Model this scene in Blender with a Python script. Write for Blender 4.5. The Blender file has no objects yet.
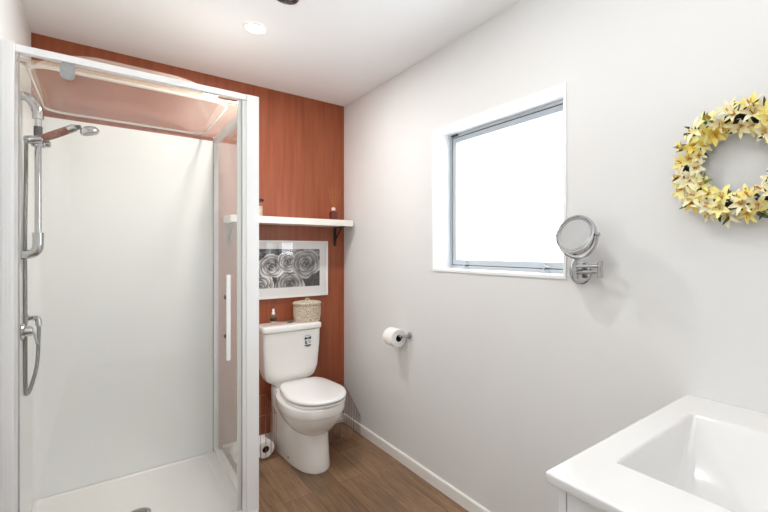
import bpy, bmesh, math, random
from mathutils import Vector, Matrix
import numpy as np
random.seed(7)
PI = math.pi
S = bpy.context.scene
C = S.collection

# ------------------------------------------------------------------ camera, world, lights, exposure
CAM_H = 1.305
cam_d = bpy.data.cameras.new('camera'); cam = bpy.data.objects.new('camera', cam_d); C.objects.link(cam)
cam.location = (0, 0, CAM_H)
cam.rotation_euler = (PI/2, 0, -math.radians(39.7966))
cam_d.sensor_width = 36; cam_d.lens = 36*416.53/768
cam_d.shift_x = (384-450)/768; cam_d.shift_y = -(256-250)/768
cam_d.clip_start = 0.02
S.camera = cam

W = bpy.data.worlds.new('world'); S.world = W; W.use_nodes = True
bg = W.node_tree.nodes['Background']
bg.inputs[0].default_value = (0.93, 0.97, 1.0, 1); bg.inputs[1].default_value = 5.4

S.view_settings.view_transform = 'Standard'; S.view_settings.look = 'None'
S.view_settings.gamma = 1; S.view_settings.use_curve_mapping = False
S.view_settings.exposure = 0.40
S.cycles.max_bounces = 14; S.cycles.diffuse_bounces = 8; S.cycles.transparent_max_bounces = 16
S.cycles.caustics_reflective = False; S.cycles.caustics_refractive = False
S.cycles.use_denoising = True
S.cycles.sample_clamp_indirect = 6

DOWN = [(0.576, 2.19), (0.576, 1.02), (0.576, -.95)]       # recessed ceiling downlights: the visible one, plus two unseen ones added for brightness
DOWN_W = [10.5, 4.0, 1.5]
for k, (x, y) in enumerate(DOWN):
    ld = bpy.data.lights.new('downlight_lamp', 'AREA'); ld.shape = 'DISK'; ld.size = 0.085
    ld.energy = DOWN_W[k]; ld.color = (1.0, 0.98, 0.96)
    lo = bpy.data.objects.new('downlight_lamp', ld); lo.location = (x, y, 2.386); C.objects.link(lo)

fd = bpy.data.lights.new('bounce_fill', 'AREA'); fd.shape = 'DISK'; fd.size = .4; fd.energy = 10; fd.color = (.965, .985, 1)
fo = bpy.data.objects.new('bounce_fill', fd); fo.location = (.15, -.02, 1.66); fo.rotation_euler = (PI, 0, 0); C.objects.link(fo)   # added fill light, out of view, aimed up to brighten the room

# ------------------------------------------------------------------ dimensions
XW = 1.413      # right wall
XL = -0.278     # left wall
YB = 2.96       # back wall
H = 2.40
YF = -1.90      # open end behind the camera
XS = 0.544      # shower side glass
YS = 2.159      # shower front

# ------------------------------------------------------------------ materials
def srgb(r, g, b):
    f = lambda c: (c/255/12.92 if c/255 <= .04045 else ((c/255+.055)/1.055)**2.4)
    return (f(r), f(g), f(b), 1)

def mat(name, col, rough=.5, metal=0, spec=.5, coat=0, noise=None, bump=None, sss=0):
    m = bpy.data.materials.new(name); m.use_nodes = True
    nt = m.node_tree; b = nt.nodes['Principled BSDF']
    b.inputs['Base Color'].default_value = col; b.inputs['Roughness'].default_value = rough
    b.inputs['Metallic'].default_value = metal; b.inputs['Specular IOR Level'].default_value = spec
    b.inputs['Coat Weight'].default_value = coat; b.inputs['Coat Roughness'].default_value = .05
    tc = nt.nodes.new('ShaderNodeTexCoord')
    if noise:                       # (scale vector, second colour, lo, hi)
        mp = nt.nodes.new('ShaderNodeMapping'); mp.inputs['Scale'].default_value = noise[0]
        nt.links.new(tc.outputs['Object'], mp.inputs[0])
        n = nt.nodes.new('ShaderNodeTexNoise'); n.inputs['Scale'].default_value = 1; n.inputs['Detail'].default_value = 6
        nt.links.new(mp.outputs[0], n.inputs['Vector'])
        r = nt.nodes.new('ShaderNodeMapRange'); r.inputs['From Min'].default_value = noise[2]; r.inputs['From Max'].default_value = noise[3]
        nt.links.new(n.outputs['Fac'], r.inputs['Value'])
        mx = nt.nodes.new('ShaderNodeMix'); mx.data_type = 'RGBA'
        mx.inputs['A'].default_value = col; mx.inputs['B'].default_value = noise[1]
        nt.links.new(r.outputs[0], mx.inputs['Factor']); nt.links.new(mx.outputs['Result'], b.inputs['Base Color'])
    if bump:                        # (scale, strength, distance)
        n = nt.nodes.new('ShaderNodeTexNoise'); n.inputs['Scale'].default_value = bump[0]; n.inputs['Detail'].default_value = 4
        nt.links.new(tc.outputs['Object'], n.inputs['Vector'])
        bp = nt.nodes.new('ShaderNodeBump'); bp.inputs['Strength'].default_value = bump[1]; bp.inputs['Distance'].default_value = bump[2]
        nt.links.new(n.outputs['Fac'], bp.inputs['Height']); nt.links.new(bp.outputs[0], b.inputs['Normal'])
    return m

M = {}
M['wall'] = mat('white_wall_paint', srgb(227, 227, 226), .65, noise=((1.5, 1.5, 1.5), srgb(224, 224, 223), .35, .65), bump=(260, .05, .002))
M['ceiling'] = mat('ceiling_paint', srgb(243, 244, 245), .8, bump=(220, .04, .002))
M['red'] = mat('terracotta_wall', srgb(160, 86, 54), .36, noise=((40, 40, 2.5), srgb(138, 70, 42), .3, .72), bump=(60, .06, .002))
M['trim'] = mat('white_gloss_trim', srgb(238, 237, 234), .35, bump=(90, .02, .001))
M['acrylic'] = mat('white_acrylic', srgb(234, 235, 234), .36, coat=.0, bump=(3, .03, .01))
M['tray'] = mat('white_tray', srgb(240, 238, 236), .22, coat=.2, bump=(40, .02, .001))
M['powder'] = mat('white_powder_coat', srgb(240, 240, 240), .3, bump=(150, .02, .001))
M['seal'] = mat('grey_seal_strip', srgb(176, 178, 174), .35, bump=(80, .02, .001))
M['seal_light'] = mat('pale_seal_strip', srgb(216, 217, 213), .3, bump=(80, .02, .001))
M['chrome'] = mat('chrome', srgb(190, 190, 191), .07, 1, noise=((30, 30, 30), srgb(184, 184, 186), .4, .6))
M['hose'] = mat('steel_hose', srgb(150, 150, 149), .22, 1, bump=(600, .4, .002))
M['satin'] = mat('satin_metal', srgb(146, 146, 145), .3, 1, noise=((30, 30, 30), srgb(160, 160, 160), .4, .6))
M['darkmetal'] = mat('dark_grey_plastic', srgb(70, 68, 66), .4, bump=(60, .05, .001))
M['handle'] = mat('brown_beads', srgb(146, 74, 38), .4, noise=((120, 120, 120), srgb(96, 48, 28), .4, .6))
M['ceramic'] = mat('white_ceramic', srgb(240, 238, 235), .1, coat=.4, noise=((2, 2, 2), srgb(238, 236, 233), .4, .6))
M['basin'] = mat('basin_ceramic', srgb(229, 228, 227), .12, coat=.3, noise=((2, 2, 2), srgb(226, 225, 224), .4, .6))
M['seat'] = mat('white_seat_plastic', srgb(241, 240, 239), .16, coat=.2, noise=((2, 2, 2), srgb(239, 238, 237), .4, .6))
M['black'] = mat('black_metal', srgb(26, 22, 20), .5, bump=(150, .1, .001))
M['shelf'] = mat('white_shelf', srgb(240, 237, 231), .35, bump=(60, .02, .001))
M['paper'] = mat('tissue_paper', srgb(243, 242, 240), .95, bump=(300, .3, .002))
M['hole'] = mat('cardboard_core', srgb(70, 56, 46), .9, bump=(100, .1, .001))
M['copper'] = mat('copper_wire', srgb(186, 146, 126), .35, .9, noise=((40, 40, 40), srgb(166, 124, 104), .4, .6))
M['alu'] = mat('grey_aluminium', srgb(186, 192, 198), .4, .3, bump=(150, .03, .001))
M['rubber'] = mat('black_gasket', srgb(52, 56, 62), .6, bump=(150, .05, .001))
M['mount'] = mat('white_picture_mount', srgb(238, 236, 236), .8, bump=(300, .05, .001))
M['cabinet'] = mat('white_cabinet', srgb(232, 234, 236), .3, bump=(60, .02, .001))
M['wood'] = mat('dark_wood', srgb(52, 34, 26), .5, noise=((40, 40, 10), srgb(36, 24, 18), .4, .6))
M['candle'] = mat('cream_wax', srgb(226, 206, 186), .5, noise=((30, 30, 30), srgb(212, 184, 160), .4, .6))
M['amber'] = mat('red_brown_oil', srgb(108, 42, 34), .12, spec=.7, noise=((30, 30, 30), srgb(86, 32, 26), .4, .6))
M['spraylabel'] = mat('dark_bottle_label', srgb(48, 34, 28), .5, noise=((200, 200, 200), srgb(70, 54, 44), .4, .6))
M['reed'] = mat('reed_stick', srgb(172, 118, 60), .7, noise=((60, 60, 60), srgb(150, 98, 48), .4, .6))
M['pinkcap'] = mat('pale_pink_cap', srgb(240, 208, 198), .5, noise=((60, 60, 60), srgb(234, 200, 188), .4, .6))
M['ink'] = mat('black_ink', srgb(34, 40, 42), .5, noise=((300, 300, 300), srgb(52, 58, 60), .4, .6))
M['greyink'] = mat('grey_ink', srgb(140, 150, 150), .5, noise=((300, 300, 300), srgb(110, 122, 122), .4, .6))
M['decal'] = mat('pale_sticker', srgb(222, 226, 226), .3, noise=((300, 300, 300), srgb(214, 218, 218), .4, .6))
M['vine'] = mat('dark_vine', srgb(50, 44, 28), .8, noise=((60, 60, 60), srgb(34, 44, 22), .4, .6))
M['leaf'] = mat('dark_green_leaf', srgb(74, 84, 38), .55, noise=((50, 50, 50), srgb(46, 44, 22), .4, .6))
M['leaf2'] = mat('light_green_leaf', srgb(128, 138, 58), .55, noise=((50, 50, 50), srgb(96, 110, 44), .4, .6))
M['stamen'] = mat('orange_stamen', srgb(206, 148, 48), .7, noise=((90, 90, 90), srgb(180, 120, 40), .4, .6))
M['liner'] = mat('window_jamb_paint', srgb(240, 241, 242), .4, bump=(90, .02, .001))
M['mirror'] = mat('mirror_silver', srgb(225, 226, 226), .03, 1, noise=((5, 5, 5), srgb(222, 223, 223), .4, .6))
for nm, c1, c2 in (('petal_cream', (246, 241, 178), (238, 230, 134)), ('petal_yellow', (240, 220, 116), (244, 232, 156)), ('petal_pale', (246, 242, 216), (242, 234, 180)), ('petal_gold', (232, 204, 86), (240, 220, 120))):
    M[nm] = mat(nm, srgb(*c1), .6, noise=((45, 45, 45), srgb(*c2), .35, .65))

def glass(name, tint=(1, 1, 1, 1), base=.04, gain=.9, haze=0, hazecol=(.8, .8, .8, 1), rough=.0):
    """thin clear sheet: Schlick mix of see-through and mirror, plus an optional milky share"""
    m = bpy.data.materials.new(name); m.use_nodes = True
    nt = m.node_tree; nt.nodes.clear()
    out = nt.nodes.new('ShaderNodeOutputMaterial')
    tr = nt.nodes.new('ShaderNodeBsdfTransparent'); tr.inputs[0].default_value = tint
    gl = nt.nodes.new('ShaderNodeBsdfGlossy'); gl.inputs['Roughness'].default_value = rough; gl.inputs[0].default_value = (1, 1, 1, 1)
    lw = nt.nodes.new('ShaderNodeLayerWeight'); lw.inputs['Blend'].default_value = .5
    p = nt.nodes.new('ShaderNodeMath'); p.operation = 'POWER'; p.inputs[1].default_value = 5
    nt.links.new(lw.outputs['Facing'], p.inputs[0])
    a = nt.nodes.new('ShaderNodeMath'); a.operation = 'MULTIPLY_ADD'; a.inputs[1].default_value = gain; a.inputs[2].default_value = base
    nt.links.new(p.outputs[0], a.inputs[0])
    mx = nt.nodes.new('ShaderNodeMixShader'); nt.links.new(a.outputs[0], mx.inputs[0])
    src = tr.outputs[0]
    if haze:
        df = nt.nodes.new('ShaderNodeBsdfDiffuse'); df.inputs[0].default_value = hazecol
        tl = nt.nodes.new('ShaderNodeBsdfTranslucent'); tl.inputs[0].default_value = hazecol
        h0 = nt.nodes.new('ShaderNodeMixShader'); h0.inputs[0].default_value = .5
        nt.links.new(df.outputs[0], h0.inputs[1]); nt.links.new(tl.outputs[0], h0.inputs[2])
        nz = nt.nodes.new('ShaderNodeTexNoise'); nz.inputs['Scale'].default_value = 3
        mr = nt.nodes.new('ShaderNodeMapRange'); mr.inputs['To Min'].default_value = haze*.85; mr.inputs['To Max'].default_value = haze*1.15
        nt.links.new(nz.outputs['Fac'], mr.inputs['Value'])
        h = nt.nodes.new('ShaderNodeMixShader'); nt.links.new(mr.outputs[0], h.inputs[0])
        nt.links.new(tr.outputs[0], h.inputs[1]); nt.links.new(h0.outputs[0], h.inputs[2])
        src = h.outputs[0]
    nt.links.new(src, mx.inputs[1]); nt.links.new(gl.outputs[0], mx.inputs[2])
    nt.links.new(mx.outputs[0], out.inputs[0])
    return m
M['glass'] = glass('shower_glass', (.99, .995, .99, 1), base=.022, haze=.006)
M['sideglass'] = glass('shower_side_glass', (.985, .985, .98, 1), base=.025, gain=.75, haze=.08, hazecol=(1, .92, .83, 1))
M['dome'] = glass('clear_dome_acrylic', (1, .99, .97, 1), base=.02, gain=.5, haze=.10, hazecol=(1, .87, .72, 1), rough=.02)
M['pane'] = glass('window_pane', (.99, 1, 1, 1))
M['picglass'] = glass('picture_glass', (1, 1, 1, 1), base=.045)
M['beadplastic'] = glass('milky_bead_plastic', (.97, .96, .95, 1), base=.06, haze=.65, hazecol=(.97, .95, .93, 1), rough=.1)
M['jarglass'] = glass('jar_glass', (.97, .95, .92, 1), base=.05, haze=.06)

def emit(name, col, st):
    m = bpy.data.materials.new(name); m.use_nodes = True; nt = m.node_tree; nt.nodes.clear()
    o = nt.nodes.new('ShaderNodeOutputMaterial'); e = nt.nodes.new('ShaderNodeEmission')
    e.inputs[0].default_value = col; e.inputs[1].default_value = st; nt.links.new(e.outputs[0], o.inputs[0]); return m
M['lamp'] = emit('lit_lamp_face', (1, .97, .92, 1), 6)

def floor_mat():
    m = bpy.data.materials.new('oak_vinyl_planks'); m.use_nodes = True; nt = m.node_tree; b = nt.nodes['Principled BSDF']
    L = nt.links.new; N = nt.nodes.new
    tc = N('ShaderNodeTexCoord'); mp = N('ShaderNodeMapping'); mp.inputs['Rotation'].default_value = (0, 0, PI/2)
    mp.inputs['Location'].default_value = (0.35, .045, 0)
    L(tc.outputs['Object'], mp.inputs[0])
    br = N('ShaderNodeTexBrick'); br.offset = .37; br.offset_frequency = 2
    br.inputs['Scale'].default_value = 1; br.inputs['Brick Width'].default_value = .92; br.inputs['Row Height'].default_value = .152
    br.inputs['Mortar Size'].default_value = .0012; br.inputs['Mortar Smooth'].default_value = .2; br.inputs['Bias'].default_value = -.1
    br.inputs['Color1'].default_value = srgb(114, 88, 64); br.inputs['Color2'].default_value = srgb(146, 115, 87); br.inputs['Mortar'].default_value = srgb(62, 43, 31)
    L(mp.outputs[0], br.inputs['Vector'])
    mg = N('ShaderNodeMapping'); mg.inputs['Scale'].default_value = (38, 3.2, 38); L(tc.outputs['Object'], mg.inputs[0])
    nz = N('ShaderNodeTexNoise'); nz.inputs['Scale'].default_value = 1; nz.inputs['Detail'].default_value = 8; nz.inputs['Roughness'].default_value = .65; nz.inputs['Distortion'].default_value = 1.2
    L(mg.outputs[0], nz.inputs['Vector'])
    mr = N('ShaderNodeMapRange'); mr.inputs['From Min'].default_value = .3; mr.inputs['From Max'].default_value = .72; mr.inputs['To Min'].default_value = .56; mr.inputs['To Max'].default_value = 1.30
    L(nz.outputs['Fac'], mr.inputs['Value'])
    nz2 = N('ShaderNodeTexNoise'); nz2.inputs['Scale'].default_value = 3.5; nz2.inputs['Detail'].default_value = 3; L(tc.outputs['Object'], nz2.inputs['Vector'])
    mr2 = N('ShaderNodeMapRange'); mr2.inputs['From Min'].default_value = .3; mr2.inputs['From Max'].default_value = .7; mr2.inputs['To Min'].default_value = .86; mr2.inputs['To Max'].default_value = 1.12
    L(nz2.outputs['Fac'], mr2.inputs['Value'])
    mu = N('ShaderNodeMath'); mu.operation = 'MULTIPLY'; L(mr.outputs[0], mu.inputs[0]); L(mr2.outputs[0], mu.inputs[1])
    mx = N('ShaderNodeVectorMath'); mx.operation = 'SCALE'; L(br.outputs['Color'], mx.inputs[0]); L(mu.outputs[0], mx.inputs['Scale'])
    L(mx.outputs[0], b.inputs['Base Color']); b.inputs['Roughness'].default_value = .38
    bp = N('ShaderNodeBump'); bp.inputs['Strength'].default_value = .12; bp.inputs['Distance'].default_value = .002; L(nz.outputs['Fac'], bp.inputs['Height']); L(bp.outputs[0], b.inputs['Normal'])
    return m
M['floor'] = floor_mat()

def wicker_mat():
    m = bpy.data.materials.new('woven_seagrass'); m.use_nodes = True; nt = m.node_tree; b = nt.nodes['Principled BSDF']
    L = nt.links.new; N = nt.nodes.new
    tc = N('ShaderNodeTexCoord'); n = N('ShaderNodeTexNoise'); n.inputs['Scale'].default_value = 150; n.inputs['Detail'].default_value = 3
    L(tc.outputs['Object'], n.inputs['Vector'])
    r = N('ShaderNodeValToRGB'); r.color_ramp.elements[0].position = .34; r.color_ramp.elements[0].color = srgb(158, 138, 114)
    r.color_ramp.elements[1].position = .62; r.color_ramp.elements[1].color = srgb(228, 216, 196)
    L(n.outputs['Fac'], r.inputs[0]); L(r.outputs[0], b.inputs['Base Color']); b.inputs['Roughness'].default_value = .8
    return m
M['wicker'] = wicker_mat()

# ------------------------------------------------------------------ helpers
def put(name, verts, faces, m, parent=None, smooth=True, angle=40):
    me = bpy.data.meshes.new(name); me.from_pydata([tuple(v) for v in verts], [], faces); me.update()
    bm = bmesh.new(); bm.from_mesh(me); bmesh.ops.recalc_face_normals(bm, faces=bm.faces); bm.to_mesh(me); bm.free()
    if smooth:
        me.polygons.foreach_set('use_smooth', [True]*len(me.polygons)); me.set_sharp_from_angle(angle=math.radians(angle))
    me.materials.append(m)
    o = bpy.data.objects.new(name, me); C.objects.link(o)
    if smooth and angle <= 60 and len(faces) > 20: wn = o.modifiers.new('weighted_normal', 'WEIGHTED_NORMAL'); wn.keep_sharp = True
    if parent: adopt(o, parent)
    return o

def adopt(o, parent):
    """parent o, whose mesh is in world coordinates, keeping it where it is"""
    o.parent = parent
    w = Matrix.Identity(4); p = parent
    chain = []
    while p: chain.append(p.matrix_basis.copy() if not p.parent else p.matrix_parent_inverse @ p.matrix_basis); p = p.parent
    for q in reversed(chain): w = w @ q
    o.matrix_parent_inverse = w.inverted()

class MB:
    """collects shapes for ONE mesh object"""
    def __init__(s): s.v = []; s.f = []
    def add(s, v, f):
        n = len(s.v); s.v += [Vector(p) for p in v]; s.f += [[i+n for i in q] for q in f]; return s
    def box(s, a, b, bevel=0, seg=2):
        bm = bmesh.new(); bmesh.ops.create_cube(bm, size=1)
        a = Vector(a); b = Vector(b)
        for v in bm.verts: v.co = Vector([(a[i]+b[i])/2 + v.co[i]*(b[i]-a[i]) for i in range(3)])
        if bevel: bmesh.ops.bevel(bm, geom=bm.edges[:], offset=bevel, segments=seg, profile=.5, affect='EDGES')
        bm.verts.index_update()
        s.add([v.co.copy() for v in bm.verts], [[v.index for v in f.verts] for f in bm.faces]); bm.free(); return s
    def loft(s, rings, cap0=True, cap1=True, closed=True):
        n = len(rings[0]); v = [p for r in rings for p in r]; f = []
        for i in range(len(rings)-1):
            for j in range(n if closed else n-1):
                k = (j+1) % n; f.append([i*n+j, i*n+k, (i+1)*n+k, (i+1)*n+j])
        if cap0: f.append(list(range(n))[::-1])
        if cap1: f.append([(len(rings)-1)*n+j for j in range(n)])
        return s.add(v, f)
    def tube(s, pts, r, n=12, caps=True, smooth=0):
        pts = [Vector(p) for p in pts]; m0 = len(pts)
        if smooth: pts = spline(pts, smooth)
        rr = list(np.interp(np.linspace(0, m0-1, len(pts)), range(m0), r)) if isinstance(r, (list, tuple)) else [r]*len(pts)
        rings = []; up = None
        for i, p in enumerate(pts):
            t = (pts[min(i+1, len(pts)-1)]-pts[max(i-1, 0)]).normalized()
            if up is None: up = t.orthogonal().normalized()
            up = (up - t*up.dot(t)).normalized(); w = t.cross(up)
            rings.append([p + (up*math.cos(a)+w*math.sin(a))*rr[i] for a in [2*PI*k/n for k in range(n)]])
        return s.loft(rings, caps, caps)
    def lathe(s, prof, o=(0, 0, 0), axis=(0, 0, 1), n=32, caps=True):
        o = Vector(o); ax = Vector(axis).normalized(); u = ax.orthogonal().normalized(); w = ax.cross(u)
        rings = [[o + ax*h + (u*math.cos(2*PI*k/n)+w*math.sin(2*PI*k/n))*max(r, 1e-5) for k in range(n)] for r, h in prof]
        return s.loft(rings, caps, caps)
    def build(s, name, m, parent=None, smooth=True, angle=40): return put(name, s.v, s.f, m, parent, smooth, angle)

def spline(p, k):
    q = [p[0]*2-p[1]] + p + [p[-1]*2-p[-2]]; out = []
    for i in range(1, len(q)-2):
        for j in range(k):
            t = j/k; a, b, c, d = q[i-1], q[i], q[i+1], q[i+2]
            out.append(.5*((2*b)+(c-a)*t+(2*a-5*b+4*c-d)*t*t+(3*b-a-3*c+d)*t**3))
    out.append(p[-1]); return out

def tag(o, label=None, cat=None, group=None, kind=None):
    for k, v in (('label', label), ('category', cat), ('group', group), ('kind', kind)):
        if v: o[k] = v
    return o
def thing(name, loc, label, cat, group=None):
    o = bpy.data.objects.new(name, None); o.location = loc; o.empty_display_size = .05; C.objects.link(o)
    return tag(o, label, cat, group)
def copy_tree(o, parent=None):
    c = o.copy(); C.objects.link(c)
    if parent: c.parent = parent
    for ch in list(o.children): copy_tree(ch, c)
    return c
def struct(mb, name, m, **k): return tag(mb.build(name, m, smooth=False, **k), kind='structure')

def rrect(x0, x1, y0, y1, r, z, k=6):
    pts = []
    for cx, cy, a0 in ((x1-r, y1-r, 0), (x0+r, y1-r, PI/2), (x0+r, y0+r, PI), (x1-r, y0+r, 1.5*PI)):
        for i in range(k+1):
            a = a0 + PI/2*i/k; pts.append(Vector((cx+r*math.cos(a), cy+r*math.sin(a), z)))
    return pts

# ------------------------------------------------------------------ room shell
struct(MB().box((XL-.1, YF, -.1), (XW+.15, YB+.1, 0)), 'floor', M['floor'])
struct(MB().box((XL-.1, YF, H), (XW+.15, YB+.1, H+.1)), 'ceiling', M['ceiling'])
struct(MB().box((XL-.1, YF, 0), (XL, YB+.1, H)), 'wall_left', M['wall'])
struct(MB().box((XL, YB, 0), (XW, YB+.1, H)), 'wall_back', M['red'])
WY0, WY1, WZ0, WZ1 = .972, 1.844, 1.189, 1.970
struct(MB().box((XW, YF, 0), (XW+.15, -1.7, H)).box((XW, -1.7, 0), (XW+.15, -1.25, .9)).box((XW, -1.7, 2.0), (XW+.15, -1.25, H)).box((XW, -1.25, 0), (XW+.15, WY0, H)).box((XW, WY1, 0), (XW+.15, YB+.1, H))  # unseen window opening behind the camera, added to let in more light
       .box((XW, WY0, 0), (XW+.15, WY1, WZ0)).box((XW, WY0, WZ1), (XW+.15, WY1, H)), 'wall_right', M['wall'])
struct(MB().box((XL-.1, YF-.1, 0), (XW+.15, YF, H)), 'wall_rear', M['wall'])
def skirting(name, a, b, ax):
    mb = MB(); t = .011; h = .064
    if ax == 'x': prof = lambda x: [Vector((x, YB-d, z)) for d, z in ((0, 0), (t, 0), (t, h-.006), (t-.005, h), (0, h))]
    else: prof = lambda y: [Vector((XW-d, y, z)) for d, z in ((0, 0), (t, 0), (t, h-.006), (t-.005, h), (0, h))]
    struct(mb.loft([prof(a), prof(b)]), name, M['trim'])
skirting('baseboard_back', .585, XW, 'x'); skirting('baseboard_right', YF, YB-.011, 'y')

# window in the right wall
w = bpy.data.objects.new('window_1', None); w.location = (XW+.1, (WY0+WY1)/2, WZ0); C.objects.link(w); w['kind'] = 'structure'
t = .014; xo = XW-.006; xi = XW+.118
MB().box((xo, WY0, WZ1-t), (xi, WY1, WZ1)).box((xo, WY0, WZ0), (xi, WY1, WZ0+t)).box((xo, WY0, WZ0+t), (xi, WY0+t, WZ1-t)).box((xo, WY1-t, WZ0+t), (xi, WY1, WZ1-t)).build('jamb_liner', M['liner'], w, smooth=False)
def ring_frame(y0, y1, z0, z1, wd, x0, x1):
    return MB().box((x0, y0, z0), (x1, y1, z0+wd)).box((x0, y0, z1-wd), (x1, y1, z1)).box((x0, y0, z0+wd), (x1, y0+wd, z1-wd)).box((x0, y1-wd, z0+wd), (x1, y1, z1-wd))
y0, y1, z0, z1 = WY0+t, WY1-t, WZ0+t, WZ1-t
ring_frame(y0, y1, z0, z1, .016, xi-.006, XW+.15).build('window_frame', M['alu'], w, smooth=False)
ring_frame(y0+.016, y1-.016, z0+.016, z1-.016, .004, xi, XW+.15).build('gasket', M['rubber'], w, smooth=False)
ring_frame(y0+.02, y1-.02, z0+.02, z1-.02, .028, xi-.002, XW+.148).build('sash', M['alu'], w, smooth=False)
MB().box((xi+.012, y0+.046, z0+.046), (xi+.016, y1-.046, z1-.046)).build('window_pane', M['pane'], w, smooth=False)
for yy in (1.70, 1.165):
    MB().box((xi-.02, yy-.028, z0+.001), (xi-.002, yy+.028, z0+.011), .003).box((xi-.016, yy-.004, z0+.01), (xi-.008, yy+.004, z0+.045), .002).tube([(xi-.012, yy+.002, z0+.03), (xi-.012, yy-.03, z0+.026)], .004, 8).build('window_catch', M['alu'], w)
MB().box((xi-.012, y1-.07, z1-.012), (xi-.001, y1-.02, z1-.002)).build('window_stay', M['rubber'], w, smooth=False)

# ------------------------------------------------------------------ shower tray and wall lining (built in)
mb = MB()
tx0, tx1, ty0, ty1 = XL, .578, 2.125, YB
mb.loft([rrect(tx0, tx1, ty0, ty1, .004, 0), rrect(tx0, tx1, ty0, ty1, .004, .042), rrect(tx0+.004, tx1-.004, ty0+.004, ty1-.004, .004, .046),
         rrect(tx0+.02, tx1-.085, ty0+.075, ty1-.02, .03, .046), rrect(tx0+.024, tx1-.09, ty0+.08, ty1-.024, .028, .040),
         rrect(tx0+.03, tx1-.096, ty0+.086, ty1-.03, .026, .036), rrect(.05, .21, 2.445, 2.605, .05, .030)], True, True)
tray = mb.build('shower_tray', M['tray'], angle=50)
tag(tray, 'low white acrylic shower tray on the floor under the glass enclosure', 'shower tray')
dr = thing('shower_drain', (.130, 2.505, .031), 'round chrome waste cover set in the white shower tray floor', 'drain')
MB().lathe([(.050, 0), (.050, .003), (.045, .006), (.040, .006)], (.130, 2.505, .0305)).build('drain_rim', M['chrome'], dr)
MB().lathe([(.037, .0), (.037, .008), (.033, .011), (.0, .012)], (.130, 2.505, .0305)).build('drain_cap', M['satin'], dr)

LZ = 1.985
mb = MB()   # one L shaped lining with a rounded inner corner
def lin(z):
    p = [Vector((XL+.001, YS+.03, z)), Vector((XL+.009, YS+.03, z))]
    cx, cy, r = XL+.009+.035, YB-.01-.035, .035
    for i in range(9):
        a = PI - PI/2*i/8; p.append(Vector((cx+r*math.cos(a), cy+r*math.sin(a), z)))
    p += [Vector((XS-.016, YB-.01, z)), Vector((XS-.016, YB-.001, z)), Vector((XL+.001, YB-.001, z))]
    return p
mb.loft([lin(.0475), lin(LZ)])
ln = mb.build('shower_wall_lining', M['acrylic'], angle=30)
tag(ln, 'glossy white moulded acrylic lining on the shower walls', 'shower lining')

# ------------------------------------------------------------------ shower enclosure
en = thing('shower_enclosure', (XL, YS, .046), 'white framed glass shower enclosure with a clear dome roof', 'shower')
TZ = 2.045
mb = MB().box((XL+.001, YS-.034, .047), (XL+.036, YS+.02, TZ), .002)
for k in range(3): mb.box((XL+.008+k*.009, YS-.036, .05), (XL+.011+k*.009, YS-.032, TZ-.004))
mb.build('wall_post', M['powder'], en)
mb = MB().box((.524, YS-.02, .046), (.580, YS+.03, TZ), .002).box((.508, YS-.012, .046), (.5245, YS+.014, TZ-.03), .001)
mb.build('corner_post', M['powder'], en)
MB().box((XL+.036, YS-.016, TZ-.027), (.524, YS+.016, TZ), .002).build('top_rail', M['powder'], en)
MB().box((XL+.036, YS-.012, .046), (.508, YS+.012, .066), .002).build('threshold_rail', M['powder'], en)
MB().box((XS-.012, YS+.03, 1.970), (XS+.014, YB-.001, 2.006), .002).build('side_rail', M['powder'], en)
MB().box((XS-.010, YS+.03, .046), (XS+.012, YB-.001, .060), .002).build('side_bottom_rail', M['powder'], en)
MB().box((XS-.013, YB-.022, .060), (XS+.012, YB-.001, 1.970), .002).build('side_wall_channel', M['powder'], en)
MB().box((XS-.003, YS+.03, .060), (XS+.003, YB-.022, 1.970)).build('side_pane', M['sideglass'], en, smooth=False)
dg = MB().box((XL+.046, YS-.003, .07), (.488, YS+.003, TZ-.03)).build('glass_door', M['glass'], en, smooth=False)
MB().box((.4885, YS-.006, .07), (.505, YS+.006, TZ-.03), .001).box((.487, YS-.010, .07), (.4905, YS+.0, TZ-.03)).build('door_seal', M['seal_light'], dg)
MB().box((.5052, YS-.011, .07), (.5078, YS+.004, TZ-.03)).build('dark_seal', M['seal'], dg, smooth=False)
MB().box((XL+.0415, YS-.005, .07), (XL+.046, YS+.005, TZ-.03)).build('hinge_seal', M['seal'], dg, smooth=False)
hz = rrect(-.125, -.082, 0, .064, .018, 0)
hp = [Vector((p.x, YS-.018, TZ-.092+p.y)) for p in hz]
hp2 = [Vector((p.x, YS-.0035, TZ-.092+p.y)) for p in hz]
MB().loft([hp, hp2]).build('pivot_clamp', M['satin'], dg)
mb = MB().box((.432, YS-.052, .80), (.449, YS-.040, 1.192), .003)
hd = mb.build('door_handle', M['powder'], dg)
for z in (.905, 1.085):
    MB().lathe([(.010, 0), (.010, .008), (.006, .010), (.006, .0385)], (.4405, YS-.0035, z), (0, -1, 0), 16).build('handle_standoff', M['darkmetal'], hd)

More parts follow.
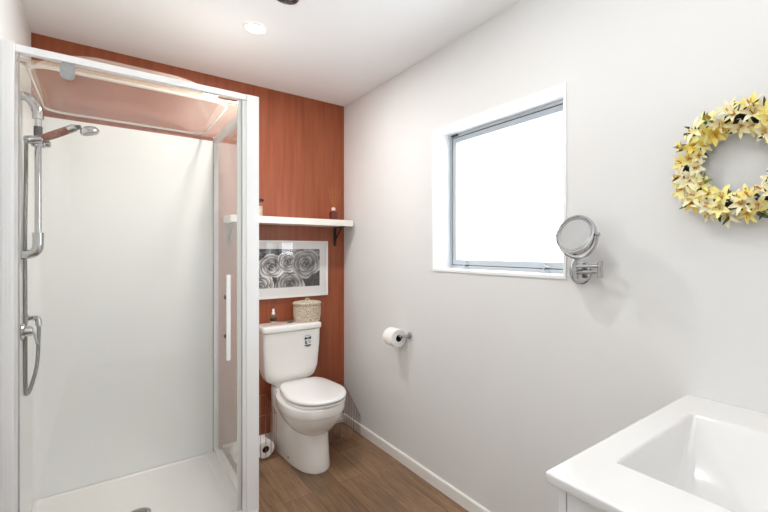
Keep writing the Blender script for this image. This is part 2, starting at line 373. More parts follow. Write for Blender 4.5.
# clear dome roof: flat flange, then a smooth bulge inside a rounded bead
mb = MB(); rings = []
dx0, dx1, dy0, dy1, dz = XL+.012, XS-.006, YS+.024, YB-.004, 2.010
ex0, ex1, ey0, ey1 = -.224, .474, YS+.085, YB-.022
rings.append(rrect(dx0, dx1, dy0, dy1, .01, dz-.003, 10)); rings.append(rrect(dx0, dx1, dy0, dy1, .01, dz, 10))
base = rrect(ex0, ex1, ey0, ey1, .075, 0, 10); ctr = Vector(((ex0+ex1)/2, (ey0+ey1)/2, 0))
for k in range(0, 17):
    q = 1-k/17; h = .172*(1-q**2.6)**.8
    ring = []
    for p in base:
        d = p-ctr; e = d.length; tgt = .25*q   # corners round off towards the crown
        w_ = q**.5; pos = ctr + d*q*w_ + d.normalized()*(tgt*1.25)*(1-w_)
        ring.append(Vector((pos.x, pos.y, dz+h)))
    rings.append(ring)
mb.loft(rings, False, True)
dm = mb.build('dome_roof', M['dome'], en, angle=180)
sm = dm.modifiers.new('thickness', 'SOLIDIFY'); sm.thickness = .003; sm.offset = 1
bead = [p+Vector((0, 0, dz+.004)) for p in base]
MB().loft([[p + ((p-ctr-Vector((0, 0, p.z))).normalized()*math.cos(a)+Vector((0, 0, 1))*math.sin(a))*.0065 for p in bead] for a in [2*PI*k/8 for k in range(9)]], False, False).build('dome_bead', M['beadplastic'], dm)

# ------------------------------------------------------------------ shower fittings on the left wall
YR = 2.53; XR = -.216
sl = thing('shower_rail_kit', (XL+.01, YR, 1.27), 'chrome slide rail with hand shower and hose on the left shower wall', 'shower rail')
XWL = XL+.0095
pts = [(XWL, YR, 1.962), (XWL+.018, YR, 1.960), (XWL+.038, YR, 1.942), (XR-.001, YR, 1.908), (XR, YR, 1.872)]
e1 = MB().tube(spline([Vector(p) for p in pts], 5), .0185, 16); e1.build('rail_elbow', M['chrome'], sl)
MB().tube([(XR, YR, 1.875), (XR, YR, 1.36)], .0115, 16).build('slide_rail', M['chrome'], sl)
pts = [(XR, YR, 1.375), (XR, YR, 1.33), (XR-.004, YR, 1.305), (XR-.020, YR, 1.288), (XWL, YR, 1.283)]
e2 = MB().tube(spline([Vector(p) for p in pts], 5), .0185, 16); e2.lathe([(.019, 0), (.019, .02)], (XR, YR, 1.36)); e2.build('rail_elbow', M['chrome'], sl)
MB().lathe([(.014, 0), (.0145, .003), (.0145, .037), (.014, .04)], (XR, YR, 1.80), n=20).build('stop_collar', M['darkmetal'], sl)
sb = MB().lathe([(.02, -.022), (.022, -.018), (.022, .018), (.02, .022)], (XR, YR-.002, 1.772)).tube([(XR-.034, YR-.03, 1.772), (XR-.02, YR-.02, 1.775), (XR+.016, YR-.028, 1.782)], [.017, .020, .014], 14).lathe([(.015, 0), (.017, .004), (.015, .02), (.006, .024)], (XR+.018, YR-.005, 1.768), (1, 0, 0), 18)
sb.build('slider_bracket', M['chrome'], sl)
hs = MB().tube([(XR+.018, YR-.035, 1.786), (XR+.044, YR-.042, 1.80), (XR+.100, YR-.058, 1.832)], [.015, .0168, .0165], 16).build('hand_shower', M['handle'], sl)
MB().tube([(XR+.100, YR-.058, 1.832), (XR+.118, YR-.063, 1.842), (XR+.126, YR-.065, 1.846)], [.0175, .017, .013], 16).build('collar', M['chrome'], hs)
MB().tube([(XR+.126, YR-.065, 1.846), (XR+.140, YR-.069, 1.848)], .010, 12).build('neck', M['darkmetal'], hs)
hc = Vector((XR+.168, YR-.075, 1.838)); ha = Vector((-.35, .05, 1))
MB().lathe([(.028, -.016), (.034, -.014), (.034, -.003), (.028, .009), (.014, .015), (0, .016)], hc, ha, 28).build('spray_head', M['chrome'], hs)
MB().lathe([(.026, -.0175), (.026, -.0155)], hc, ha, 28).build('spray_face', M['satin'], hs)
# wall outlet, hose and mixer
wo = sl
pts = [(XWL, 2.70, .992), (XWL+.026, 2.70, .992), (XWL+.038, 2.695, .985), (XWL+.041, 2.69, .955)]
MB().tube(spline([Vector(p) for p in pts], 5), .0115, 14).lathe([(.022, 0), (.022, .006), (.012, .01)], (XWL, 2.70, .992), (1, 0, 0), 20).build('wall_elbow', M['chrome'], wo)
pts = [(XWL+.041, 2.69, .957), (XWL+.041, 2.68, .90), (XWL+.037, 2.66, .78), (XWL+.020, 2.635, .69), (XWL+.009, 2.62, .665), (XWL+.0075, 2.60, .70), (XWL+.0075, 2.59, .80), (XWL+.0075, 2.585, 1.10), (XWL+.008, 2.58, 1.40), (XWL+.011, 2.575, 1.65), (XR-.034, YR-.028, 1.745), (XR-.033, YR-.030, 1.772)]
MB().tube(spline([Vector(p) for p in pts], 8), .0072, 10).build('hose', M['hose'], wo)
mx = thing('shower_mixer', (XL+.01, 2.545, .955), 'chrome shower mixer with a slim lever beside the hose', 'shower mixer')
MB().lathe([(.034, 0), (.036, .003), (.034, .008), (.024, .012), (.022, .03), (.016, .036), (0, .037)], (XWL, 2.545, .955), (1, 0, 0), 24).build('mixer_body', M['chrome'], mx)
MB().tube([(XWL+.03, 2.545, .957), (XWL+.036, 2.58, .935), (XWL+.040, 2.62, .89)], [.006, .005, .004], 10, smooth=4).lathe([(0, -.006), (.006, 0), (0, .006)], (XWL+.04, 2.622, .887), n=10).build('mixer_lever', M['chrome'], mx)

# ------------------------------------------------------------------ toilet
TX = .985
tl = thing('toilet', (TX, 2.62, 0), 'white close-coupled toilet with lid closed against the terracotta wall', 'toilet')
def outline(w, yf, yb, ym, z, nf=2.15, nb=4.0, n=56, cx=TX):
    out = []
    for k in range(n):
        a = 2*PI*k/n; c, s = math.cos(a), math.sin(a); e = nf if s < 0 else nb
        L = (ym-yf) if s < 0 else (yb-ym)
        # keep the width continuous where the halves meet
        out.append(Vector((cx+w*math.copysign(abs(c)**(2/e), c), ym+L*math.copysign(abs(s)**(2/e), s), z)))
    return out
def taper(pts, cx, ym, yb, f, e=1.0):
    out = []
    for p in pts:
        t_ = min(1, max(0, (p.y-ym)/(yb-ym))); out.append(Vector((cx+(p.x-cx)*(1+f*t_**e), p.y, p.z)))
    return out
mb = MB()
mb.loft([taper(outline(w, yf, 2.945, 2.58, z, nb=7), TX, 2.50, 2.945, .30) for z, w, yf in ((0, .103, 2.354), (.010, .105, 2.350), (.08, .102, 2.360), (.16, .101, 2.374), (.25, .102, 2.392), (.34, .104, 2.42), (.385, .105, 2.45), (.396, .101, 2.46))])
mb.loft([outline(w, yf, yb, 2.51, z, nb=2.6) for z, w, yf, yb in ((.214, .085, 2.392, 2.70), (.222, .098, 2.368, 2.74), (.245, .124, 2.335, 2.77), (.28, .148, 2.303, 2.79), (.315, .164, 2.282, 2.80), (.340, .172, 2.272, 2.80), (.345, .173, 2.270, 2.80), (.350, .1775, 2.264, 2.80), (.37, .180, 2.261, 2.80), (.395, .181, 2.260, 2.80), (.402, .178, 2.264, 2.80))])
mb.build('pan', M['ceramic'], tl, angle=50)
SX = TX+.012
def so(w, yf, yb, z): return taper(outline(w, yf, yb, 2.50, z, nb=9, cx=SX), SX, 2.56, 2.77, -.27, 1.3)
mb = MB(); mb.loft([so(.164, 2.266, 2.758, .4035), so(.169, 2.260, 2.762, .407), so(.170, 2.259, 2.762, .417), so(.166, 2.264, 2.758, .4205)]); mb.build('seat', M['seat'], tl, angle=60)
mb = MB(); mb.loft([so(.166, 2.264, 2.765, .4245), so(.172, 2.258, 2.77, .428), so(.173, 2.257, 2.771, .438), so(.168, 2.263, 2.767, .4455), so(.155, 2.28, 2.75, .4485), so(.10, 2.36, 2.66, .4515), so(.03, 2.46, 2.54, .4525)]); mb.build('lid', M['seat'], tl, angle=70)
for s in (-1, 1):
    MB().lathe([(.011, -.022), (.0125, -.02), (.0125, .02), (.011, .022)], (SX+s*.075, 2.772, .424), (1, 0, 0), 16).build('hinge', M['seat'], tl)
TC = .968
def tk(w, yf, z, n=10): return outline(w, yf, 2.952, (yf+2.952)/2, z, n, n, 64, TC)
mb = MB(); mb.loft([tk(.10, 2.84, .398, 5), tk(.128, 2.822, .430, 5), tk(.146, 2.806, .440, 5), tk(.158, 2.798, .455, 6), tk(.168, 2.792, .485, 7), tk(.174, 2.788, .52), tk(.184, 2.778, .66), tk(.187, 2.775, .768)]); tank = mb.build('cistern', M['ceramic'], tl, angle=50)
mb = MB(); mb.loft([tk(.186, 2.775, .7695), tk(.193, 2.768, .772), tk(.195, 2.766, .78), tk(.195, 2.766, .80), tk(.191, 2.770, .809), tk(.178, 2.783, .8125), tk(.05, 2.84, .8135)]); tlid = mb.build('cistern_lid', M['ceramic'], tl, angle=70)
MB().lathe([(.019, 0), (.019, .004), (.017, .006), (0, .0062)], (.977, 2.868, .8128), n=28).build('flush_button', M['darkmetal'], tlid)  # chrome button; its dark reflection is put into the colour
# water rating sticker on the cistern front
ys = lambda z: 2.788-(z-.52)/.14*.010 if z < .66 else 2.778-(z-.66)/.108*.003
def sticker(x0, x1, z0, z1, off, m, par, name):
    v = [(x0, ys(z0)-off, z0), (x1, ys(z0)-off, z0), (x1, ys(z1)-off, z1), (x0, ys(z1)-off, z1)]
    v += [(a, b+off*.9, c) for a, b, c in v]
    return put(name, v, [[0, 1, 2, 3], [4, 5, 6, 7], [0, 1, 5, 4], [1, 2, 6, 5], [2, 3, 7, 6], [3, 0, 4, 7]], m, par, smooth=False)
st = sticker(1.040, 1.086, .648, .738, .0012, M['decal'], tank, 'rating_sticker')
mk = MB()
def rect(x0, x1, z0, z1): mk.box((x0-.012, ys(z0)-.0022, z0), (x1-.012, ys(z0)-.0010, z1))
rect(1.053, 1.067, .702, .717); rect(1.083, 1.097, .704, .719); rect(1.068, 1.082, .706, .714); rect(1.057, 1.066, .674, .694); rect(1.061, 1.071, .671, .676)
rect(1.054, 1.096, .659, .666)
mk.build('sticker_print', M['ink'], tank, smooth=False)
mk = MB(); rect(1.058, 1.092, .727, .7295)
mk.build('sticker_heading', M['greyink'], tank, smooth=False)
mk = MB(); rect(1.074, 1.094, .689, .6915); rect(1.084, 1.094, .678, .684); rect(1.062, 1.092, .655, .658); rect(1.068, 1.086, .651, .654)
mk.build('sticker_small_print', M['greyink'], tank, smooth=False)
MB().lathe([(.008, 0), (.0075, .003), (0, .005)], (TX-.1105, 2.60, .032), (-1, 0, 0), 14).build('bolt_cap', M['satin'], tl)

# ------------------------------------------------------------------ shelf with brackets, things on it
sh = thing('wall_shelf', (.98, YB, 1.475), 'long white wall shelf on black brackets above the framed print', 'shelf')
MB().box((.588, 2.762, 1.476), (1.391, YB-.001, 1.519), .002).build('shelf_board', M['shelf'], sh)
for x in (.622, 1.338):
    mb = MB().box((x-.011, YB-.005, 1.335), (x+.011, YB-.001, 1.4755)).box((x-.011, 2.80, 1.4715), (x+.011, YB-.001, 1.4755))
    mb.tube([(x, YB-.006, 1.372), (x, 2.845, 1.470)], .0045, 8)
    mb.build('bracket', M['black'], sh, smooth=False)
jr = thing('candle_jar', (.755, 2.83, 1.5195), 'glass candle jar with dark lid at the shelf end beside the shower post', 'candle jar')
MB().lathe([(.034, 0), (.036, .003), (.036, .07), (.034, .078), (.030, .084), (.030, .096)], (.755, 2.83, 1.5195)).build('jar', M['jarglass'], jr)
MB().lathe([(.032, 0), (.032, .062)], (.755, 2.83, 1.5225)).build('wax', M['candle'], jr)
MB().lathe([(.031, 0), (.041, .003), (.041, .012), (.038, .015), (0, .016)], (.755, 2.83, 1.6155)).build('lid', M['wood'], jr)
rd = thing('reed_diffuser', (1.279, 2.85, 1.5195), 'small red-brown reed diffuser with thin sticks on the shelf near the corner', 'reed diffuser')
MB().box((1.256, 2.827, 1.5195), (1.302, 2.873, 1.582), .004, 3).lathe([(.012, 0), (.011, .008)], (1.279, 2.85, 1.5815), n=16).build('bottle', M['amber'], rd)
MB().lathe([(.013, 0), (.0135, .002), (.0135, .02), (.011, .022)], (1.279, 2.85, 1.589), n=18).build('collar', M['pinkcap'], rd)
for dx, dy in ((-.034, .01), (-.018, -.01), (-.004, .012), (.012, -.008), (.03, .01), (.052, 0)):
    MB().tube([(1.279-dx*.06, 2.85-dy*.06, 1.56), (1.279+dx, 2.85+dy, 1.765-abs(dx)*.4)], .0016, 6).build('reed', M['reed'], rd)

# ------------------------------------------------------------------ framed print of roses
px0, px1, pz0, pz1 = .712, 1.276, .974, 1.370
pf = thing('framed_rose_print', (.99, YB, pz0), 'white framed black and white print of roses above the toilet', 'picture')
fr = MB(); fw = .014; ya, yb_ = YB-.022, YB-.001
fr.box((px0, ya, pz0), (px1, yb_, pz0+fw), .001).box((px0, ya, pz1-fw), (px1, yb_, pz1), .001).box((px0, ya, pz0+fw), (px0+fw, yb_, pz1-fw), .001).box((px1-fw, ya, pz0+fw), (px1, yb_, pz1-fw), .001)
fr.build('frame', M['trim'], pf)
MB().box((px0+fw, YB-.012, pz0+fw), (px1-fw, YB-.002, pz1-fw)).build('mount', M['mount'], pf, smooth=False)
MB().box((px0+fw, YB-.017, pz0+fw), (px1-fw, YB-.0155, pz1-fw)).build('picture_glass', M['picglass'], pf, smooth=False)
ix0, ix1, iz0, iz1 = .772, 1.216, 1.046, 1.312
nx, nz = 230, 138
img = np.full((nz, nx), .012); asp = (ix1-ix0)/(iz1-iz0)
U, V = np.meshgrid(np.linspace(0, asp, nx), np.linspace(0, 1, nz))
rng = np.random.RandomState(4)
def blur_noise(sc):
    g = rng.rand(int(asp*sc)+3, int(sc)+3); u = U*sc; v = V*sc; i = u.astype(int); j = v.astype(int); a = u-i; b = v-j
    a = a*a*(3-2*a); b = b*b*(3-2*b)
    return g[i, j]*(1-a)*(1-b)+g[i+1, j]*a*(1-b)+g[i, j+1]*(1-a)*b+g[i+1, j+1]*a*b
img += .03*blur_noise(9)
def petal(cx, cy, ang, r, ln, wd, lo, hi):
    """one printed petal: dark throat, grey body, thin bright rolled edge"""
    global img
    n1 = blur_noise(7)-.5
    dx = U-cx+.03*n1; dy = V-cy+.03*(blur_noise(6)-.5); a = dx*math.cos(ang)+dy*math.sin(ang); b = -dx*math.sin(ang)+dy*math.cos(ang)
    a = a-r; q = np.sqrt((a/ln)**2+(b/wd)**2)+.10*n1
    m = np.clip((1-q)/.05, 0, 1)
    s = np.clip(a/ln*.62+.42, 0, 1)
    val = lo+(hi-lo)*s**2.2+.07*(blur_noise(16)-.5)
    edge = np.exp(-((q-.90)/.06)**2)*(a > -ln*.3)
    val = val+edge*hi*.35
    img = img*(1-m)+val*m
def rose(cx, cy, R, hi):
    o = rng.rand()*6
    for rad, n in ((.95, 5), (.72, 5), (.50, 4), (.32, 3), (.18, 3)):
        o += 1.1
        for i in range(n):
            a = o+2*math.pi*i/n+rng.rand()*.5
            petal(cx, cy, a, R*rad*.50, R*rad*.55, R*rad*.62, .02, hi*(.65+.5*rng.rand()))
    petal(cx, cy, o, 0, R*.09, R*.06, .02, hi*.6)
rose(.10, .08, .36, .75); rose(.18, .97, .22, .35); rose(1.58, 1.0, .22, .5); rose(1.18, .98, .24, .6)
rose(.02, .55, .2, .4); rose(1.62, .10, .18, .08); rose(.86, .08, .40, .55); rose(.40, .56, .33, .8); rose(.82, .66, .29, .85); rose(1.30, .60, .40, .5)
img = np.clip(1.15*np.clip(img, 0, 2)**1.3, .008, .95)
verts = [(ix0+(ix1-ix0)*i/(nx-1), YB-.0125, iz0+(iz1-iz0)*j/(nz-1)) for j in range(nz) for i in range(nx)]
faces = [[j*nx+i, j*nx+i+1, (j+1)*nx+i+1, (j+1)*nx+i] for j in range(nz-1) for i in range(nx-1)]
pm = bpy.data.materials.new('rose_print_ink'); pm.use_nodes = True
at = pm.node_tree.nodes.new('ShaderNodeAttribute'); at.attribute_name = 'ink'
pm.node_tree.links.new(at.outputs['Color'], pm.node_tree.nodes['Principled BSDF'].inputs['Base Color']); pm.node_tree.nodes['Principled BSDF'].inputs['Roughness'].default_value = .7
po = put('rose_print', verts, faces, pm, pf, smooth=False)
ca = po.data.color_attributes.new('ink', 'FLOAT_COLOR', 'POINT')
fl = img.reshape(-1); ca.data.foreach_set('color', np.stack([fl*1.03, fl*.99, fl*.99, np.ones_like(fl)], 1).astype(np.float32).ravel())

# ------------------------------------------------------------------ things on the cistern
bk = thing('wicker_basket', (1.093, 2.868, .8137), 'round woven seagrass basket with lid on the right end of the cistern', 'basket')
def woven(R0, R1, z0, z1, rows, cols, c, name):
    n = cols*4; rings = []; mrow = 6
    for i in range(rows*mrow+1):
        t_ = i/(rows*mrow); z = z0+(z1-z0)*t_; ph = (i/mrow); R = R0+(R1-R0)*t_+.004*math.sin(PI*t_)
        ring = []
        for k in range(n):
            a = 2*PI*k/n; sgn = 1 if int(ph) % 2 else -1
            r = R + .0022*abs(math.sin(PI*ph)) + .0016*sgn*math.sin(a*cols)*abs(math.sin(PI*ph))
            ring.append(Vector((c[0]+r*math.cos(a), c[1]+r*math.sin(a), z)))
        rings.append(ring)
    return rings
c = (1.093, 2.868)
MB().loft(woven(.082, .087, .8137, .925, 12, 26, c, '')).build('basket_body', M['wicker'], bk, angle=180)
rg = woven(.088, .089, .927, .944, 2, 26, c, '')
for i in range(1, 40):
    R = .088*(1-i/40)+.001; z = .944+.012*(i/40)+.0015*abs(math.sin(i*.8)); n = 104
    rg.append([Vector((c[0]+R*math.cos(2*PI*k/n), c[1]+R*math.sin(2*PI*k/n), z+.001*math.sin(2*PI*k/n*20+i))) for k in range(n)])
bl = MB().loft(rg).build('basket_lid', M['wicker'], bk, angle=180)
MB().tube([(c[0]-.016, c[1]-.004, .956), (c[0]-.008, c[1]-.004, .966), (c[0]+.006, c[1]-.004, .967), (c[0]+.016, c[1]-.004, .956)], .004, 8, smooth=4).build('lid_loop', M['wicker'], bl)
sp = thing('spray_bottle', (.865, 2.862, .813), 'small clear spray bottle with dark label on the cistern left of the basket', 'bottle')
MB().lathe([(.019, 0), (.021, .003), (.021, .047), (.017, .056), (.009, .062), (.009, .068)], (.865, 2.862, .8132), n=24).build('bottle', M['jarglass'], sp)
MB().lathe([(.0195, 0), (.0195, .016)], (.865, 2.862, .816), n=24).build('liquid', M['candle'], sp)
MB().lathe([(.0214, 0), (.0216, .001), (.0216, .019), (.0214, .02)], (.865, 2.862, .836), n=24, caps=False).build('bottle_label', M['spraylabel'], sp)
MB().lathe([(.0105, 0), (.0105, .012), (.007, .016), (.0075, .018), (.0075, .034), (.005, .038)], (.865, 2.862, .879), n=18).build('spray_cap', M['seat'], sp)

# ------------------------------------------------------------------ toilet rolls and wire baskets
def roll(name, cen, ax, label, group=None, R=.054, L=.10):
    o = thing(name, cen, label, 'toilet roll', group)
    ax = Vector(ax).normalized(); c0 = Vector(cen)-ax*L/2
    MB().lathe([(.021, .0), (R-.003, 0), (R, .003), (R, L-.003), (R-.003, L), (.021, L), (.021, 0)], c0, ax, 40, caps=False).build('paper', M['paper'], o)
    MB().lathe([(.0205, .001), (.0205, L-.001), (.0195, L-.001), (.0195, .001), (.0205, .001)], c0, ax, 24, caps=False).build('core', M['hole'], o)
    return o
def wire_basket(name, x0, x1, y0, y1, zf, zb, label, nxw, nyw):
    o = thing(name, ((x0+x1)/2, (y0+y1)/2, 0), label, 'wire basket')
    r = .0016
    MB().tube([(x0, y0, zf), (x1, y0, zf), (x1, y1, zb), (x0, y1, zb), (x0, y0, zf)], .0022, 8).build('top_rim', M['copper'], o)
    MB().tube([(x0, y0, .006), (x1, y0, .006), (x1, y1, .006), (x0, y1, .006), (x0, y0, .006)], .0022, 8).build('base_rim', M['copper'], o)
    mb = MB().tube([(x0, y0+.02, .0065), (x1, y0+.02, .0065), (x1, y1-.02, .0065), (x0, y1-.02, .0065), (x0, y0+.02, .0065)], r, 6)
    for i in range(nxw+1):
        x = x0+(x1-x0)*i/nxw; mb.tube([(x, y0, zf), (x, y0, .0065), (x, y0+.02, .0065)], r, 6).tube([(x, y1-.02, .0065), (x, y1, .0065), (x, y1, zb)], r, 6)
    mb.build('front_wires', M['copper'], o)
    for x in (x0, x1):
        mb = MB().tube([(x, y0, .0065), (x, y1, .0065)], r, 6)
        for i in range(1, nyw):
            y = y0+(y1-y0)*i/nyw; z = zf+(zb-zf)*i/nyw
            mb.tube([(x, y, .006), (x, y, z)], r, 6)
        mb.build('side_wires', M['copper'], o)
    return o
wire_basket('wire_basket', .590, .838, 2.715, 2.940, .283, .335, 'copper wire basket holding toilet rolls between toilet and shower', 8, 6)
wire_basket('wire_basket', 1.19, 1.388, 2.655, 2.940, .143, .325, 'copper wire basket with sloping sides in the corner right of the toilet', 4, 11)
roll('toilet_roll', (.773, 2.775, .0635), (.12, -1, 0), 'toilet roll lying in the wire basket against the toilet pan', 'toilet rolls in the wire basket')
roll('toilet_roll', (.655, 2.790, .0635), (-.05, -1, 0), 'toilet roll lying in the wire basket behind the shower side glass', 'toilet rolls in the wire basket')

# wall roll holder
RX, RZ = XW-.062, .7800
hl = thing('toilet_roll_holder', (XW, 2.035, .80), 'chrome toilet roll holder fixed to the white right wall', 'roll holder')
MB().lathe([(.021, 0), (.021, .006), (.019, .008), (.009, .009), (.009, .055), (.0085, .062)], (XW-.0005, 2.068, .792), (-1, 0, 0), 20).build('wall_mount', M['chrome'], hl)
MB().tube([(RX, 2.068, .792), (RX, 2.08, .792), (RX, 2.215, .792), (RX, 2.225, .797)], .0075, 12).build('roll_arm', M['chrome'], hl)
roll('toilet_roll', (RX, 2.145, RZ), (0, -1, 0), 'toilet roll hanging on the wall holder under the window', R=.054, L=.10)

# ------------------------------------------------------------------ shaving mirror
mi = thing('shaving_mirror', (XW, .905, 1.225), 'round chrome swing-arm shaving mirror beside the window', 'mirror')
bc = Vector((XW-.0005, .910, 1.220))
MB().lathe([(.047, 0), (.047, .006), (.044, .009), (.014, .010), (.014, .012)], bc, (-1, 0, 0), 32).build('wall_plate', M['chrome'], mi)
A1 = Vector((XW-.045, .905, 1.226)); A2 = Vector((1.352, .793, 1.237)); A3 = Vector((1.305, .868, 1.240))
MB().tube([bc+Vector((-.009, 0, 0)), A1], .009, 12).tube([A1+Vector((0, 0, -.03)), A1+Vector((0, 0, .03))], .0115, 14).build('wall_pivot', M['chrome'], mi)
MB().tube([A1+Vector((0, 0, -.006)), A2+Vector((0, 0, -.010))], .0062, 12).build('swing_arm', M['chrome'], mi)
MB().lathe([(.008, -.030), (.0095, -.028), (.0095, .028), (.008, .030)], A2, n=16).build('elbow_pivot', M['chrome'], mi)
MB().tube([A2+Vector((0, 0, .012)), A3+Vector((0, 0, .006))], .0062, 12).build('swing_arm', M['chrome'], mi)
HC = Vector((1.290, .850, 1.358)); HR = .074
MB().tube([A3+Vector((0, 0, -.01)), A3+Vector((0, 0, .012)), Vector((HC.x+.01, .856, HC.z-HR-.012))], [.011, .009, .007], 12).build('riser', M['chrome'], mi)
mb = MB()
yk = [HC+Vector((.004, math.cos(a)*(HR+.009), math.sin(a)*(HR+.009))) for a in [PI+PI*i/18 for i in range(19)]]
mb.tube(yk, .0042, 8)
for s in (-1, 1): mb.lathe([(.004, -.004), (.0065, -.002), (.0065, .008), (.004, .010)], HC+Vector((.004, s*(HR+.006), 0)), (0, s, 0), 12)
mb.build('yoke', M['chrome'], mi)
n_ = Vector((-.92, -.10, .34)).normalized()
hd = MB().lathe([(HR-.010, .0125), (HR-.008, .0145), (HR-.002, .013), (HR, .008), (HR, -.008), (HR-.002, -.013), (HR-.008, -.0145), (HR-.010, -.0125)], HC, n_, 48, caps=False).lathe([(HR-.012, .009), (HR-.009, .0128)], HC, n_, 48, caps=False).build('mirror_head', M['chrome'], mi, angle=50)
MB().lathe([(HR-.010, -.0105), (HR-.010, .0105)], HC, n_, 48).build('mirror_glass', M['mirror'], hd)
MB().lathe([(HR-.018, .0112), (HR-.012, .0122), (HR-.009, .0122), (HR-.009, .0112)], HC, n_, 48, caps=False).build('mirror_ring', M['satin'], hd)

# ------------------------------------------------------------------ vanity
vn = thing('vanity', (1.05, .28, 0), 'white vanity cabinet with a ceramic basin top below the yellow wreath', 'vanity')
bx0, bx1, by0, by1, bz = .694, XW-.001, .036, .531, .853
K = 6
rings = [rrect(bx0+.003, bx1, by0, by1-.003, .006, bz-.022, K), rrect(bx0, bx1, by0, by1, .007, bz-.019, K), rrect(bx0, bx1, by0, by1, .007, bz-.004, K), rrect(bx0+.001, bx1, by0, by1-.001, .007, bz-.0015, K), rrect(bx0+.004, bx1-.004, by0, by1-.004, .007, bz, K), rrect(bx0+.007, bx1-.006, by0+.002, by1-.007, .007, bz, K), rrect(.835, 1.261, .115, .462, .012, bz, K),
         rrect(.838, 1.258, .118, .459, .012, bz, K), rrect(.8415, 1.254, .122, .4555, .012, bz-.003, K), rrect(.843, 1.250, .124, .454, .013, bz-.008, K),
         rrect(.850, 1.222, .130, .4515, .016, bz-.045, K), rrect(.860, 1.190, .140, .449, .02, bz-.085, K), rrect(.874, 1.155, .155, .445, .024, bz-.12, K),
         rrect(.892, 1.125, .175, .436, .03, bz-.142, K), rrect(.93, 1.10, .21, .41, .04, bz-.153, K), rrect(1.0, 1.09, .255, .355, .03, bz-.158, K)]
MB().loft(rings, False, True).build('basin_top', M['basin'], vn, angle=50)
bd = MB().lathe([(.031, 0), (.031, .004), (.028, .006), (.022, .005)], (1.045, .298, bz-.158), n=28).lathe([(.019, .0), (.019, .010), (.016, .013), (0, .0135)], (1.045, .298, bz-.158), n=24)
bd.build('basin_waste', M['chrome'], vn)
MB().box((.722, .04, 0), (.738, .496, bz-.0225)).box((XW-.017, .04, 0), (XW-.001, .496, bz-.0225)).box((.738, .04, .07), (XW-.017, .496, .086)).box((.738, .04, .086), (XW-.017, .052, bz-.0225)).build('cabinet', M['cabinet'], vn, smooth=False)
for z0, z1 in ((.09, .445), (.452, bz-.026)):
    MB().box((.722, .499, z0), (XW-.002, .517, z1), .001).build('drawer_front', M['cabinet'], vn)

# ------------------------------------------------------------------ wreath
WC = Vector((XW-.030, .386, 1.552))
wr = thing('flower_wreath', WC, 'wreath of yellow and cream lilies hanging on the white right wall', 'wreath')
mb = MB()
for k in range(5):
    pts = []
    for i in range(49):
        a = 2*PI*i/48; tw = a*3+k*1.26
        R = .128+.012*math.cos(tw); pts.append(WC+Vector((.002+.011*math.sin(tw), R*math.cos(a), R*math.sin(a))))
    mb.tube(pts, .0055, 7, caps=False)
mb.build('vine_ring', M['vine'], wr)
def frame_from(nrm, spin):
    n = Vector(nrm).normalized(); u = n.orthogonal().normalized(); v = n.cross(u)
    u2 = u*math.cos(spin)+v*math.sin(spin); return Matrix((u2, n.cross(u2), n)).transposed()
def blade(mb, o, R, L, Wd, curl, ang, lift, nseg=7, cup=.25):
    """a curved petal or leaf: starts at o, runs out along ang, lifts then curls back"""
    ca_, sa = math.cos(ang), math.sin(ang); v = []; f = []
    for i in range(nseg+1):
        t = i/nseg; wd = Wd*(math.sin(PI*min(t*.92+.08, 1))**.75)*(1-.25*t)
        th = lift - curl*t
        rad = L*(math.sin(lift)*0 + t*math.cos(lift-curl*t*.5)); hh = L*t*math.sin(lift-curl*t*.5)
        for q in (-1, -.5, 0, .5, 1):
            x = rad; y = q*wd; z = hh + cup*abs(q)*wd
            v.append(o + R @ Vector((x*ca_-y*sa, x*sa+y*ca_, z)))
    for i in range(nseg):
        for j in range(4): f.append([i*5+j, i*5+j+1, (i+1)*5+j+1, (i+1)*5+j])
    mb.add(v, f)
rnd = random.Random(11)
kinds = ['petal_cream', 'petal_yellow', 'petal_pale', 'petal_gold', 'petal_cream', 'petal_pale']
NF = 56
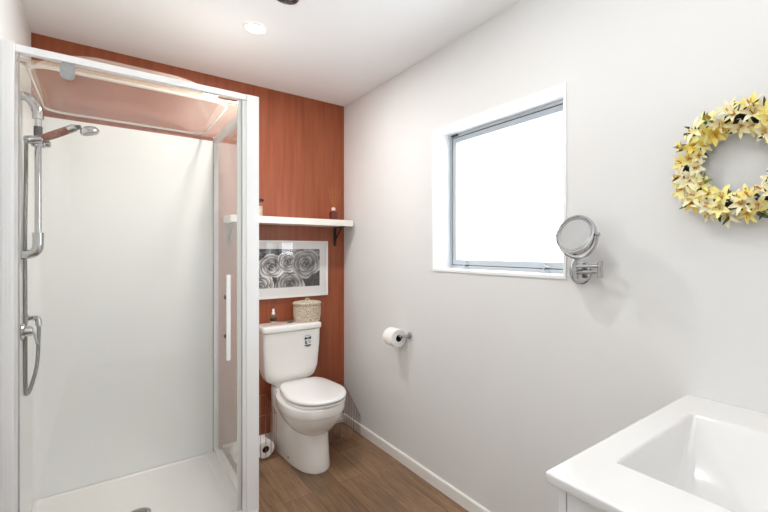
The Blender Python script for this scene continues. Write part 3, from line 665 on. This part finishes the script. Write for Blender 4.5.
for k in range(NF):
    a = 2*PI*(k+rnd.uniform(-.3, .3))/NF*1.0
    rr = (.108, .146, .128)[k % 3]+rnd.uniform(-.006, .006)
    tilt = (rr-.130)/.016*.75+rnd.uniform(-.3, .3)
    nrm = Vector((-1, math.cos(a)*tilt+rnd.uniform(-.3, .3), math.sin(a)*tilt+rnd.uniform(-.3, .3)))
    R = frame_from(nrm, rnd.uniform(0, 6))
    o = WC+Vector((-.010-rnd.uniform(0, .014), rr*math.cos(a), rr*math.sin(a)))
    mb = MB(); L = rnd.uniform(.034, .048); lift = rnd.uniform(.75, 1.2)
    for i in range(6): blade(mb, o, R, L*rnd.uniform(.85, 1.1), L*rnd.uniform(.15, .25), rnd.uniform(.6, 1.5), 2*PI*i/6+rnd.uniform(-.15, .15), lift)
    fl_ = mb.build('flower', M[kinds[rnd.randrange(6)]], wr, angle=180)
    ms = MB()
    for i in range(4):
        b = rnd.uniform(0, 6); e = o+R @ Vector((.006*math.cos(b), .006*math.sin(b), L*.55))
        ms.tube([o, e], .0009, 5).lathe([(0, -.003), (.0018, 0), (0, .003)], e, n=6)
    ms.build('stamens', M['stamen'], fl_)
for k in range(64):
    a = rnd.uniform(0, 2*PI); inner = k % 3 == 0; rr = rnd.uniform(.104, .120) if inner else rnd.uniform(.130, .152)
    o = WC+Vector((-.004-rnd.uniform(0, .012), rr*math.cos(a), rr*math.sin(a)))
    out = Vector((-.55, math.cos(a), math.sin(a)))*(1 if not inner else -1); out.x = -.5
    R = frame_from(Vector((-1, 0, 0)), 0)
    loc = R.inverted() @ out; ang = math.atan2(loc.y, loc.x)+rnd.uniform(-.9, .9)
    mb = MB(); blade(mb, o, R, rnd.uniform(.028, .046), rnd.uniform(.004, .0065), rnd.uniform(-.2, .5), ang, rnd.uniform(.2, .6), 6, .3)
    mb.build('leaf', M['leaf' if k % 4 else 'leaf2'], wr, angle=180)

# ------------------------------------------------------------------ ceiling fittings
def downlight(x, y, label):
    o = thing('downlight', (x, y, H), label, 'ceiling light')
    MB().lathe([(.056, 0), (.056, -.004), (.052, -.007), (.046, -.007), (.045, -.002)], (x, y, H-.0005), n=36, caps=False).build('rim', M['trim'], o)
    MB().lathe([(.0455, -.001), (.0455, -.0035)], (x, y, H-.0005), n=36).build('lamp_face', M['lamp'], o)
downlight(*DOWN[0], 'lit round recessed downlight in the white ceiling near the shower')
downlight(*DOWN[1], 'added unseen fill downlight nearer the camera, in the ceiling above the picture edge')
downlight(*DOWN[2], 'added unseen fill downlight in the hall ceiling behind the camera')
cv = thing('ceiling_vent', (.604, 1.825, H), 'dark grey round ceiling fitting cut by the top of the picture', 'ceiling vent')
MB().lathe([(.054, 0), (.054, -.006), (.050, -.012), (.042, -.013), (.040, -.004)], (.604, 1.825, H-.0005), n=36, caps=False).build('vent_rim', M['satin'], cv)
MB().lathe([(.041, -.001), (.041, -.006), (.02, -.009), (0, -.009)], (.604, 1.825, H-.0005), n=36).build('vent_core', M['darkmetal'], cv)
